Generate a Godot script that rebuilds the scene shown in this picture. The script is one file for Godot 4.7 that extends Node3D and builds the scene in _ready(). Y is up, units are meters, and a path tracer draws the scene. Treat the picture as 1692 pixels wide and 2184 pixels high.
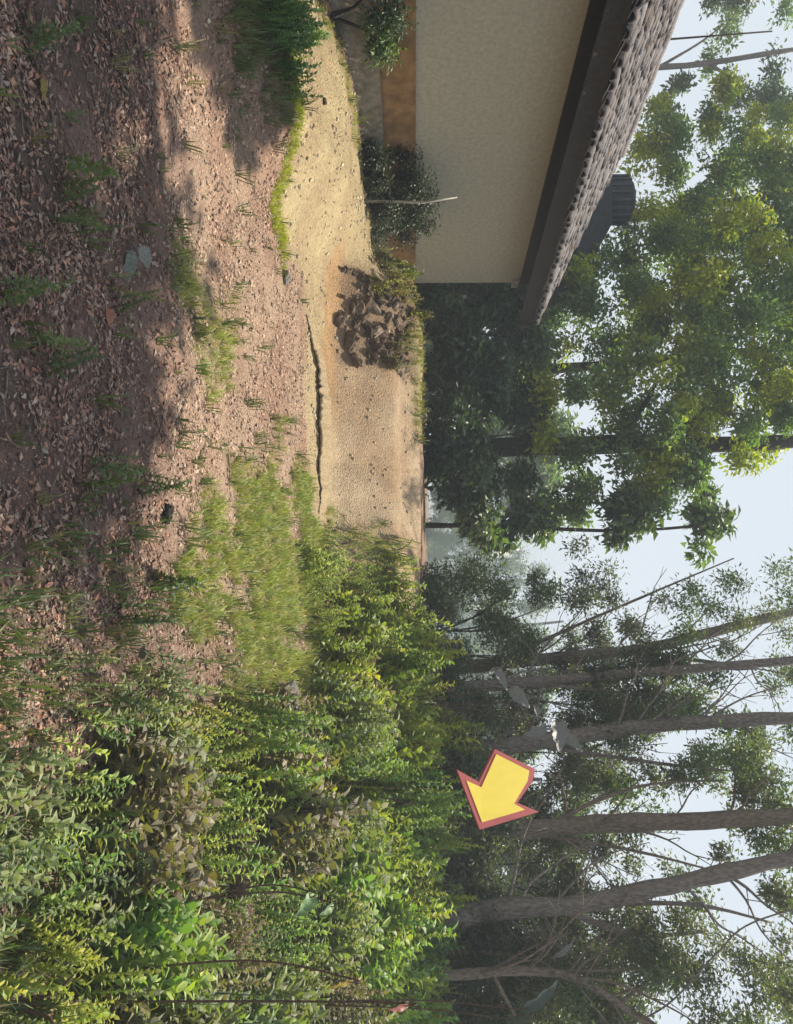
extends Node3D
# A sunny strip of bare earth beside a tile-roofed house, woods behind; the photograph lies on its side, so the camera is rolled.
const F := 1817.0
const EYE := 1.55
const ROW := 885.0
const COLUMN := 1092.0
const SUN_TO := Vector3(0.25, 0.92, -0.30)
const WALL_START := Vector3(-4.66, 0.0, -7.75)
const ALONG := Vector3(0.217, 0.0, -0.976)
const OUT := Vector3(0.976, 0.0, 0.217)

var rng := RandomNumberGenerator.new()
var bumps := FastNoiseLite.new()
var M := {}
var S := {}
var counts := {}

# ------------------------------------------------------------------ helpers
func at(a: float, b: float, d: float) -> Vector3:
	return Vector3((b - COLUMN) / F * d, EYE + (a - ROW) / F * d, -d)

func r(a: float, b: float) -> float:
	return rng.randf_range(a, b)

func ss(a: float, b: float, x: float) -> float:
	return smoothstep(a, b, x)

func ramp(x: float, pts: Array) -> float:
	if x <= pts[0][0]:
		return pts[0][1]
	for i in range(1, pts.size()):
		if x <= pts[i][0]:
			var t: float = (x - pts[i - 1][0]) / (pts[i][0] - pts[i - 1][0])
			return lerpf(pts[i - 1][1], pts[i][1], t)
	return pts[-1][1]

const LEFT_PROFILE := [[-60, 0.0], [3, 0.0], [4.8, 0.2], [6.4, 0.52], [8, 0.86], [9.5, 0.95], [13, 1.0], [40, 1.6], [500, 8.0]]
const MID_PROFILE := [[-60, 0.0], [3, 0.0], [5, 0.1], [8.8, 0.55], [9.2, 0.62], [9.35, 0.70], [10.0, 1.3], [10.15, 1.36], [10.35, 1.39], [10.75, 1.61], [14, 1.7], [40, 2.2], [500, 8.0]]
const RIGHT_PROFILE := [[-60, 0.0], [2.4, 0.0], [5, 0.4], [8, 1.1], [12, 1.6], [40, 2.4], [500, 8.0]]

func ground(x: float, d: float) -> float:
	var a := ss(-3.35, -2.45, x)
	var b := ss(0.1, 2.9, x + 0.25 * sin(d * 1.3))
	var wob := 0.16 * bumps.get_noise_2d(x * 60.0, 7.0)
	var h := lerpf(lerpf(ramp(d, LEFT_PROFILE), ramp(d + wob, MID_PROFILE), a), ramp(d, RIGHT_PROFILE), b)
	h += 0.045 * bumps.get_noise_2d(x * 45.0, d * 45.0) + 0.018 * bumps.get_noise_2d(x * 260.0 + 50.0, d * 260.0)
	if d < 10.0:
		h += 0.05 * bumps.get_noise_2d(x * 120.0 - 90.0, d * 120.0) * ss(8.0, 5.0, d)
	return h

func wall_q(x: float, d: float) -> float:
	return OUT.x * (x - WALL_START.x) + OUT.z * (-d - WALL_START.z)

func wall_s(x: float, d: float) -> float:
	return ALONG.x * (x - WALL_START.x) + ALONG.z * (-d - WALL_START.z)

func path_wide(s: float) -> float:
	return lerpf(1.0, 2.3, ss(-1.1, 0.2, s))

func path_share(x: float, d: float) -> float:
	var w := 0.12 * bumps.get_noise_2d(x * 110.0, d * 110.0)
	var q := wall_q(x, d) + w
	var s := wall_s(x, d)
	var wide := path_wide(s)
	var one := ss(0.1, 0.3, q) * ss(wide + 0.12, wide - 0.12, q) * ss(-3.5, -2.2, s) * ss(6.5, 5.0, s)
	var two := ss(8.15, 8.5, d + w) * ss(9.5, 9.25, d) * ss(-3.2, -2.6, x) * ss(1.3, 0.4, x)
	return maxf(one, two)

func bank_share(x: float, d: float) -> float:
	return ss(9.2, 9.35, d) * ss(11.2, 10.8, d) * ss(-2.95, -2.6, x) * ss(1.7, 0.7, x)

const GREENS := [[-0.04, 5.7, 0.42], [-0.08, 8.15, 0.42], [-1.2, 5.8, 0.45], [-0.65, 7.3, 0.33], [-1.55, 5.3, 0.3], [0.75, 6.6, 1.05], [0.9, 8.2, 1.0], [0.35, 7.4, 0.6], [0.3, 5.9, 0.5], [0.5, 5.3, 0.35], [0.9, 9.7, 0.6]]

func moss_share(x: float, d: float) -> float:
	var q := wall_q(x, d) + 0.2 * bumps.get_noise_2d(x * 170.0 + 300.0, d * 170.0)
	var s := wall_s(x, d)
	var wide := path_wide(s)
	return ss(wide - 0.12, wide, q) * ss(wide + 0.38, wide + 0.26, q) * ss(0.35, 0.05, s) * ss(-3.5, -1.4, s)

func green_share(x: float, d: float) -> float:
	var g := 0.0
	var w := 0.22 * bumps.get_noise_2d(x * 170.0 + 300.0, d * 170.0)
	var patchy := 1.1 * bumps.get_noise_2d(x * 80.0 - 200.0, d * 80.0) + 0.6 * bumps.get_noise_2d(x * 260.0, d * 260.0 + 150.0)
	for c in GREENS:
		var k: float = Vector2(x - c[0], d - c[1]).length() / c[2] + w + patchy
		g = maxf(g, ss(1.2, 0.45, k))
	var q := wall_q(x, d) + w
	var s := wall_s(x, d)
	g = maxf(g, moss_share(x, d))
	g = maxf(g, ss(0.2, 0.25, q) * ss(0.5, 0.38, q) * ss(-3.0, -1.0, s) * ss(5.4, 5.0, s))
	g = maxf(g, ss(10.55, 10.7, d) * ss(11.3, 11.0, d) * ss(-2.8, -2.5, x) * ss(-0.7, -1.2, x))
	g = maxf(g, 0.85 * ss(1.0, 2.0, x) * ss(2.0, 3.0, d))
	return g

func earth_colour(x: float, d: float) -> Color:
	var n := bumps.get_noise_2d(x * 95.0, d * 95.0 + 40.0)
	var n2 := bumps.get_noise_2d(x * 420.0, d * 420.0 - 70.0)
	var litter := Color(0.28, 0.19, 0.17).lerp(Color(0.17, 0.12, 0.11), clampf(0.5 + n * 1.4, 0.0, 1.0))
	var dry := Color(0.45, 0.335, 0.265).lerp(Color(0.37, 0.25, 0.20), clampf(0.5 + n * 1.5, 0.0, 1.0))  # lit copy of the litter: sunlight on the middle ground put into colour
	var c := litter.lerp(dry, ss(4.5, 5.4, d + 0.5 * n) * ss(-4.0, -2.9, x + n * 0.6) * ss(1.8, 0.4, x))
	var dust := Color(0.50, 0.42, 0.27).lerp(Color(0.44, 0.35, 0.23), clampf(0.5 + n * 1.6, 0.0, 1.0))
	c = c.lerp(dust, path_share(x, d))
	var sand := Color(0.52, 0.41, 0.30).lerp(Color(0.44, 0.32, 0.22), clampf(0.45 + n * 1.3, 0.0, 1.0))
	c = c.lerp(sand, bank_share(x, d))
	c = c.lerp(Color(0.46, 0.29, 0.16), 0.75 * ss(9.0, 9.12, d + 0.1 * n) * ss(9.42, 9.3, d + 0.1 * n) * ss(-3.1, -2.7, x) * ss(-0.6, -1.5, x))
	# dark brown soil that binds the rubble in the cut end of the bank (in full sun, metres from the house)
	c = c.lerp(Color(0.25, 0.175, 0.125), 0.8 * ss(9.3, 9.42, d + 0.15 * n) * ss(10.75, 10.6, d) * ss(-2.85, -2.65, x + 0.1 * n) * ss(-1.55, -1.72, x + 0.15 * n))
	c = c.lerp(Color(0.26, 0.27, 0.10).lerp(Color(0.19, 0.21, 0.08), clampf(0.5 + n2, 0.0, 1.0)), 0.5 * green_share(x, d))
	return c * (1.0 + 0.22 * n2)

func numbered(called: String) -> String:
	counts[called] = counts.get(called, -1) + 1
	return called if counts[called] == 0 else "%s_%03d" % [called, counts[called]]

func tag(o: Node3D, label: String, category: String, group := "", kind := "") -> Node3D:
	if label: o.set_meta("label", label)
	if category: o.set_meta("category", category)
	if group: o.set_meta("group", group)
	if kind: o.set_meta("kind", kind)
	return o

func thing(called: String, where: Vector3, label: String, category: String, group := "") -> Node3D:
	var o := Node3D.new()
	o.name = numbered(called)
	add_child(o)
	o.position = where
	return tag(o, label, category, group)

func st_new() -> SurfaceTool:
	var st := SurfaceTool.new()
	st.begin(Mesh.PRIMITIVE_TRIANGLES)
	return st

func mesh_of(st: SurfaceTool) -> ArrayMesh:
	st.generate_normals()
	return st.commit()

func put(called: String, mesh: Mesh, m: Material, parent: Node3D, where := Transform3D()) -> MeshInstance3D:
	var o := MeshInstance3D.new()
	o.mesh = mesh
	o.material_override = m
	if parent == self:
		o.name = numbered(called)
		add_child(o)
	else:
		o.name = called
		parent.add_child(o, true)
	o.transform = where
	return o

# many copies of a small mesh, each with its own tint, joined into one mesh
func many(called: String, mesh: Mesh, m: Material, parent: Node3D, poses: Array, colours: Array) -> MeshInstance3D:
	var src := mesh.surface_get_arrays(0)
	var v0: PackedVector3Array = src[Mesh.ARRAY_VERTEX]
	var n0: PackedVector3Array = src[Mesh.ARRAY_NORMAL]
	if src[Mesh.ARRAY_INDEX] != null and src[Mesh.ARRAY_INDEX].size() > 0:
		var v1 := PackedVector3Array()
		var n1 := PackedVector3Array()
		for q in src[Mesh.ARRAY_INDEX]:
			v1.append(v0[q]); n1.append(n0[q])
		v0 = v1; n0 = n1
	var v := PackedVector3Array()
	var n := PackedVector3Array()
	var c := PackedColorArray()
	var one := PackedColorArray()
	one.resize(v0.size())
	for i in poses.size():
		var t: Transform3D = poses[i]
		v.append_array(t * v0)
		n.append_array(Transform3D(t.basis.orthonormalized(), Vector3.ZERO) * n0)
		one.fill(colours[i])
		c.append_array(one)
	var arr := []
	arr.resize(Mesh.ARRAY_MAX)
	arr[Mesh.ARRAY_VERTEX] = v
	arr[Mesh.ARRAY_NORMAL] = n
	arr[Mesh.ARRAY_COLOR] = c
	var am := ArrayMesh.new()
	am.add_surface_from_arrays(Mesh.PRIMITIVE_TRIANGLES, arr)
	return put(called, am, m, parent)

func tri(st: SurfaceTool, a: Vector3, b: Vector3, c: Vector3) -> void:
	st.add_vertex(a); st.add_vertex(b); st.add_vertex(c)

func quad(st: SurfaceTool, a: Vector3, b: Vector3, c: Vector3, d: Vector3) -> void:
	tri(st, a, b, c); tri(st, a, c, d)

# a box given by a corner frame: origin o, edges u, v, w
func slab(st: SurfaceTool, o: Vector3, u: Vector3, v: Vector3, w: Vector3) -> void:
	if u.cross(v).dot(w) < 0.0:
		var k := u; u = v; v = k
	st.set_smooth_group(-1)
	quad(st, o, o + u, o + u + v, o + v)
	quad(st, o + w, o + w + v, o + w + u + v, o + w + u)
	quad(st, o, o + w, o + w + u, o + u)
	quad(st, o + v, o + u + v, o + u + v + w, o + v + w)
	quad(st, o, o + v, o + v + w, o + w)
	quad(st, o + u, o + u + w, o + u + v + w, o + u + v)

# the prism over a polygon (points in order), pushed along w
func prism(st: SurfaceTool, pts: Array, w: Vector3) -> void:
	st.set_smooth_group(-1)
	var flat := PackedVector2Array()
	var e1: Vector3 = (pts[1] - pts[0]).normalized()
	var nrm := w.normalized()
	var e2 := nrm.cross(e1)
	for p in pts:
		flat.append(Vector2((p - pts[0]).dot(e1), (p - pts[0]).dot(e2)))
	var ids := Geometry2D.triangulate_polygon(flat)
	for i in range(0, ids.size(), 3):
		var a: Vector3 = pts[ids[i]]
		var b: Vector3 = pts[ids[i + 1]]
		var c: Vector3 = pts[ids[i + 2]]
		if (b - a).cross(c - a).dot(w) > 0.0:
			tri(st, a, b, c); tri(st, a + w, c + w, b + w)
		else:
			tri(st, a, c, b); tri(st, a + w, b + w, c + w)
	var turning := 0.0
	for i in flat.size():
		turning += flat[i].cross(flat[(i + 1) % flat.size()])
	for i in pts.size():
		var a: Vector3 = pts[i]
		var b: Vector3 = pts[(i + 1) % pts.size()]
		if turning < 0.0:
			quad(st, a, b, b + w, a + w)
		else:
			quad(st, b, a, a + w, b + w)

func smooth_line(pts: Array, steps: int) -> Array:
	var out := []
	for i in pts.size() - 1:
		var p0: Vector3 = pts[maxi(i - 1, 0)]
		var p1: Vector3 = pts[i]
		var p2: Vector3 = pts[i + 1]
		var p3: Vector3 = pts[mini(i + 2, pts.size() - 1)]
		for k in steps:
			out.append(p1.cubic_interpolate(p2, p0, p3, float(k) / steps))
	out.append(pts[-1])
	return out

func tube(st: SurfaceTool, pts: Array, ra: float, rb: float, sides := 8, knobby := 0.0) -> void:
	st.set_smooth_group(0)
	var rings := []
	var side := Vector3(0.31, 0.1, 0.94)
	for i in pts.size():
		var dir: Vector3 = (pts[mini(i + 1, pts.size() - 1)] - pts[maxi(i - 1, 0)]).normalized()
		side = (side - dir * side.dot(dir)).normalized()
		var up := dir.cross(side)
		var rad := lerpf(ra, rb, float(i) / (pts.size() - 1))
		var ring := []
		for k in sides:
			var a := TAU * k / sides
			var rr := rad * (1.0 + knobby * bumps.get_noise_3d(pts[i].x * 300.0 + 40.0 * cos(a), pts[i].y * 150.0, 40.0 * sin(a)))
			ring.append(pts[i] + (side * cos(a) + up * sin(a)) * rr)
		rings.append(ring)
	for i in rings.size() - 1:
		for k in sides:
			var k2 := (k + 1) % sides
			quad(st, rings[i][k], rings[i + 1][k], rings[i + 1][k2], rings[i][k2])
	for k in range(1, sides - 1):
		tri(st, rings[0][0], rings[0][k], rings[0][k + 1])
		tri(st, rings[-1][0], rings[-1][k + 1], rings[-1][k])

# one leaf: base at p, pointing along dir, upper face towards up
func leaf(st: SurfaceTool, p: Vector3, dir: Vector3, up: Vector3, l: float, w: float, droop := 0.15, fold := 0.2) -> void:
	st.set_smooth_group(-1)
	var side := dir.cross(up).normalized()
	up = side.cross(dir).normalized()
	var mid := p + dir * l * 0.45 + up * l * droop * 0.5
	var tip := p + dir * l - up * l * droop
	var lf := mid + side * w * 0.5 + up * w * fold
	var rt := mid - side * w * 0.5 + up * w * fold
	tri(st, p, lf, mid); tri(st, lf, tip, mid); tri(st, tip, rt, mid); tri(st, rt, p, mid)

# a rounder leaf of eight faces for plants seen close
func round_leaf(st: SurfaceTool, p: Vector3, dir: Vector3, up: Vector3, l: float, w: float, droop := 0.15, fold := 0.2) -> void:
	st.set_smooth_group(-1)
	var side := dir.cross(up).normalized()
	up = side.cross(dir).normalized()
	var m1 := p + dir * l * 0.3 + up * l * droop * 0.35
	var m2 := p + dir * l * 0.68 - up * l * droop * 0.1
	var tip := p + dir * l - up * l * droop
	for k in [-1.0, 1.0]:
		var a: Vector3 = m1 + side * w * 0.47 * k + up * w * fold
		var b: Vector3 = m2 + side * w * 0.36 * k + up * w * fold * 0.8
		tri(st, p, a, m1); tri(st, a, b, m1); tri(st, m1, b, m2); tri(st, b, tip, m2)

func unit() -> Vector3:
	while true:
		var v := Vector3(r(-1, 1), r(-1, 1), r(-1, 1))
		if v.length() < 1.0 and v.length() > 0.05:
			return v.normalized()
	return Vector3.UP

func sprig_mesh(leaves: int, spread: float, l: float, w: float, seed_: int) -> ArrayMesh:
	rng.seed = seed_
	var st := st_new()
	for i in leaves:
		var t := float(i) / leaves
		var p := Vector3(r(-0.15, 0.15), t - 0.4, r(-0.15, 0.15)) * spread
		var a := i * 2.4 + r(-0.4, 0.4)
		var dir := Vector3(cos(a), r(-0.5, 0.6), sin(a)).normalized()
		leaf(st, p + dir * spread * r(0.05, 0.45), dir, (Vector3.UP + unit() * 0.6).normalized(), l * r(0.7, 1.25), w * r(0.75, 1.2), r(0.0, 0.3))
	return mesh_of(st)

func shoot_mesh(leaves: int, tall: float, l: float, w: float, seed_: int, rise := 0.7) -> ArrayMesh:
	rng.seed = seed_
	var st := st_new()
	var bend := Vector3(r(-0.12, 0.12), 0, r(-0.12, 0.12)) * tall
	tube(st, [Vector3.ZERO, Vector3(0, tall * 0.5, 0) + bend * 0.4, Vector3(0, tall, 0) + bend], 0.005, 0.002, 3)
	for i in leaves:
		var t := 0.18 + 0.82 * float(i) / (leaves - 1)
		var p := Vector3(0, tall * t, 0) + bend * t * t
		var a := i * 2.4 + r(-0.4, 0.4)
		var dir := Vector3(cos(a), lerpf(rise * 0.4, rise * 1.6, t) + r(-0.2, 0.2), sin(a)).normalized()
		round_leaf(st, p, dir, Vector3.UP, l * r(0.75, 1.2) * (1.15 - 0.5 * t), w * r(0.8, 1.2) * (1.15 - 0.5 * t), r(0.05, 0.35))
	return mesh_of(st)

func tuft_mesh(blades: int, tall: float, seed_: int) -> ArrayMesh:
	rng.seed = seed_
	var st := st_new()
	st.set_smooth_group(-1)
	for i in blades:
		var a := r(0, TAU)
		var out := Vector3(cos(a), 0, sin(a))
		var side := Vector3(-sin(a), 0, cos(a)) * tall * 0.026
		var h := tall * r(0.5, 1.1)
		var lean := h * r(0.15, 0.8)
		var p := out * r(0, 0.22) * tall
		var m := p + Vector3.UP * h * 0.62 + out * lean * 0.35
		var t := p + Vector3.UP * h * 0.9 + out * lean
		quad(st, p - side, m - side * 0.8, m + side * 0.8, p + side)
		tri(st, m - side * 0.8, t, m + side * 0.8)
	return mesh_of(st)

func rock_mesh(seed_: int, rough: float) -> ArrayMesh:
	rng.seed = seed_
	var st := st_new()
	st.set_smooth_group(-1)
	var off := Vector3(r(0, 900), r(0, 900), r(0, 900))
	var rows := 6
	var cols := 8
	var grid := []
	for i in rows + 1:
		var line := []
		for k in cols:
			var th := PI * i / rows
			var ph := TAU * (k + 0.5 * (i % 2)) / cols
			var v := Vector3(sin(th) * cos(ph), cos(th), sin(th) * sin(ph))
			var q := v * 70.0 + off
			v *= 0.5 * (1.0 + rough * bumps.get_noise_3d(q.x, q.y, q.z) * 2.0)
			v.y *= 0.75
			line.append(v)
		grid.append(line)
	for i in rows:
		for k in cols:
			var k2 := (k + 1) % cols
			if i > 0:
				tri(st, grid[i][k], grid[i][k2], grid[i + 1][k])
			if i < rows - 1:
				tri(st, grid[i][k2], grid[i + 1][k2], grid[i + 1][k])
	return mesh_of(st)

func noise_texture(size: int, freq: float, low: Color, high: Color, oct := 5, seed_ := 3) -> NoiseTexture2D:
	var n := FastNoiseLite.new()
	n.seed = seed_
	n.frequency = freq
	n.fractal_octaves = oct
	var t := NoiseTexture2D.new()
	t.width = size; t.height = size
	t.seamless = true
	t.noise = n
	var g := Gradient.new()
	g.set_color(0, low); g.set_color(1, high)
	t.color_ramp = g
	return t

func grey_noise(size: int, freq: float, oct := 5, seed_ := 3) -> NoiseTexture2D:
	return noise_texture(size, freq, Color.BLACK, Color.WHITE, oct, seed_)

func mat(colour: Color, rough := 0.9, tex: Texture2D = null, bump: Texture2D = null, depth := 1.0, scale := 1.0) -> StandardMaterial3D:
	var m := StandardMaterial3D.new()
	m.albedo_color = colour.linear_to_srgb()
	m.roughness = rough
	m.uv1_triplanar = true
	m.uv1_world_triplanar = true
	m.uv1_scale = Vector3.ONE * scale
	if tex:
		m.albedo_texture = tex
	if bump:
		m.heightmap_enabled = true
		m.heightmap_texture = bump
		m.heightmap_scale = depth
	return m

func leaf_mat(rough: float, back: Color, specular := 0.5) -> StandardMaterial3D:
	var m := StandardMaterial3D.new()
	m.vertex_color_use_as_albedo = true
	m.roughness = rough
	m.metallic_specular = specular
	m.cull_mode = BaseMaterial3D.CULL_DISABLED
	if back.v > 0.0:
		m.backlight_enabled = true
		m.backlight = back
	return m

func tint(c: Color, by: float, hue := 0.0) -> Color:
	var k := 1.0 + r(-by, by)
	var g := r(-hue, hue)
	return Color(c.r * k * (1.0 + g), c.g * k, c.b * k * (1.0 - g))

func pose(p: Vector3, scale: float, tilt := 0.4) -> Transform3D:
	var b := Basis(Vector3.UP, r(0, TAU))
	b = Basis(Vector3(r(-1, 1), 0, r(-1, 1)).normalized(), r(-tilt, tilt)) * b
	return Transform3D(b.scaled(Vector3.ONE * scale), p)

# ------------------------------------------------------------------ stage
func stage() -> void:
	var cam := Camera3D.new()
	cam.name = "camera"
	add_child(cam)
	var p := -atan(39.0 / F)
	var fwd := Vector3(0, sin(p), -cos(p))
	var up := Vector3(0, cos(p), sin(p))
	cam.transform = Transform3D(Basis(up, Vector3.LEFT, -fwd), Vector3(0, EYE, 0))
	cam.fov = rad_to_deg(2.0 * atan(1092.0 / F))
	cam.far = 1500.0
	cam.current = true
	var e := Environment.new()
	e.background_mode = Environment.BG_SKY
	var sky := Sky.new()
	var sm := ProceduralSkyMaterial.new()
	sm.sky_top_color = Color(0.70, 0.735, 0.77)
	sm.sky_horizon_color = Color(0.75, 0.775, 0.80)
	sm.sky_curve = 0.2
	sm.ground_horizon_color = Color(0.5, 0.5, 0.45)
	sm.ground_bottom_color = Color(0.2, 0.18, 0.15)
	sm.sun_angle_max = 0.0
	sky.sky_material = sm
	e.sky = sky
	e.background_energy_multiplier = 1.0
	e.tonemap_mode = Environment.TONE_MAPPER_LINEAR
	e.tonemap_exposure = 1.68
	e.fog_enabled = true
	e.fog_density = 0.005
	e.fog_light_color = Color(0.86, 0.90, 0.95)
	e.volumetric_fog_enabled = true
	e.volumetric_fog_density = 0.0
	e.sdfgi_enabled = true
	e.ssao_enabled = true
	e.ssil_enabled = true
	var we := WorldEnvironment.new()
	we.name = "air"
	we.environment = e
	add_child(we)
	var sun := DirectionalLight3D.new()
	sun.name = "sun"
	sun.light_energy = 1.6
	sun.light_color = Color(1.0, 0.95, 0.85)
	sun.light_angular_distance = 0.6
	sun.shadow_enabled = true
	add_child(sun)
	sun.look_at_from_position(SUN_TO * 50.0, Vector3.ZERO, Vector3.RIGHT)

func materials() -> void:
	var grain := noise_texture(512, 0.02, Color(0.72, 0.70, 0.68), Color(1, 1, 1), 5, 5)
	var rough_relief := grey_noise(512, 0.03, 5, 8)
	var coarse := noise_texture(512, 0.012, Color(0.62, 0.60, 0.57), Color(1, 1, 1), 6, 12)
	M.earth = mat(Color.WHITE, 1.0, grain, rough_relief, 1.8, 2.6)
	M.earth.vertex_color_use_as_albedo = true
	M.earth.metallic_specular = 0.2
	M.plaster = mat(Color(0.49, 0.455, 0.365), 0.95, noise_texture(512, 0.045, Color(0.84, 0.83, 0.80), Color(1, 1, 1), 6, 21), rough_relief, 0.25, 0.6)
	M.ochre = mat(Color(0.42, 0.245, 0.11), 0.95, coarse, rough_relief, 0.4, 0.8)
	M.footing = mat(Color(0.36, 0.32, 0.27), 1.0, coarse, rough_relief, 1.5, 1.2)
	M.tile = mat(Color(0.27, 0.25, 0.275), 0.9, coarse, rough_relief, 0.6, 2.0)
	M.timber = mat(Color(0.05, 0.037, 0.028), 0.9, coarse, rough_relief, 0.4, 2.0)
	M.slate = mat(Color(0.035, 0.042, 0.055), 0.8, coarse, rough_relief, 0.3, 1.0)
	M.slate_rim = mat(Color(0.075, 0.10, 0.125), 0.8, coarse, rough_relief, 0.3, 1.0)
	M.pale = mat(Color(0.6, 0.6, 0.56), 0.8, coarse)
	M.stone_a = mat(Color(0.16, 0.115, 0.085), 1.0, coarse, rough_relief, 1.0, 3.0)
	M.stone_b = mat(Color(0.24, 0.175, 0.13), 1.0, coarse, rough_relief, 1.0, 3.0)
	M.stone_c = mat(Color(0.23, 0.22, 0.22), 0.9, coarse, rough_relief, 0.8, 3.0)
	M.stone_f = mat(Color(0.085, 0.062, 0.047), 1.0, coarse, rough_relief, 1.0, 3.0)
	M.stone_e = mat(Color(0.34, 0.27, 0.22), 1.0, coarse, rough_relief, 1.0, 3.0)
	M.stone_d = mat(Color(0.028, 0.027, 0.027), 1.0, coarse, rough_relief, 0.8, 3.0)
	var bark_tex := noise_texture(512, 0.02, Color(0.55, 0.52, 0.5), Color(1, 1, 1), 6, 31)
	M.bark_dark = mat(Color(0.06, 0.05, 0.043), 1.0, bark_tex, rough_relief, 2.0, 2.2)
	M.bark_grey = mat(Color(0.36, 0.33, 0.315), 1.0, bark_tex, rough_relief, 2.0, 2.2)
	M.bark_brown = mat(Color(0.36, 0.30, 0.25), 1.0, bark_tex, rough_relief, 2.0, 2.2)
	for k in ["bark_dark", "bark_grey", "bark_brown"]:
		M[k].uv1_scale = Vector3(3.0, 0.8, 3.0)
	M.rot = mat(Color(0.20, 0.13, 0.095), 1.0, bark_tex, rough_relief, 2.0, 3.0)
	M.leaf = leaf_mat(0.42, Color(0.85, 0.92, 0.45))
	M.weed = leaf_mat(0.55, Color(0.85, 0.92, 0.45))
	M.grass = leaf_mat(0.6, Color(0.75, 0.82, 0.4))
	M.litter = leaf_mat(0.8, Color(0, 0, 0), 0.35)
	M.yellow = mat(Color(0.88, 0.69, 0.06), 0.5, noise_texture(256, 0.03, Color(0.96, 0.955, 0.94), Color(1, 1, 1), 5, 44), null, 1.0, 1.5)
	M.red = mat(Color(0.40, 0.055, 0.06), 0.5)

func shapes() -> void:
	S.sprig = [sprig_mesh(10, 0.30, 0.17, 0.085, 11), sprig_mesh(10, 0.30, 0.15, 0.09, 12)]
	S.fine = [sprig_mesh(13, 0.26, 0.085, 0.04, 13), sprig_mesh(13, 0.26, 0.09, 0.035, 14)]
	S.shoot = [shoot_mesh(17, 0.40, 0.085, 0.042, 15), shoot_mesh(14, 0.36, 0.11, 0.05, 16, 1.0), shoot_mesh(22, 0.38, 0.055, 0.03, 19, 0.8), shoot_mesh(13, 0.34, 0.10, 0.058, 20, 0.6)]
	S.tuft = [tuft_mesh(11, 0.2, 17), tuft_mesh(8, 0.26, 18)]
	S.rock = [rock_mesh(21, 0.3), rock_mesh(22, 0.35), rock_mesh(23, 0.28), rock_mesh(24, 0.4)]
	rng.seed = 30
	S.dead = []
	for i in 3:
		var st := st_new()
		leaf(st, Vector3(-0.03, 0.004, 0), Vector3.RIGHT, Vector3.UP, 0.062, 0.026 + 0.004 * i, -0.25 + 0.22 * i, 0.35 - 0.2 * i)
		S.dead.append(mesh_of(st))

# ------------------------------------------------------------------ ground
func lines(a: float, b: float, step: float, lo: float, hi: float) -> Array:
	var out := []
	var v := a
	var s := step
	while v > lo:
		s *= 1.35
		v -= s
		out.push_front(v)
	var k := 0
	while a + k * step < b:
		out.append(a + k * step)
		k += 1
	v = out[-1]
	s = step
	while v < hi:
		s *= 1.3
		v += s
		out.append(v)
	return out

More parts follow.
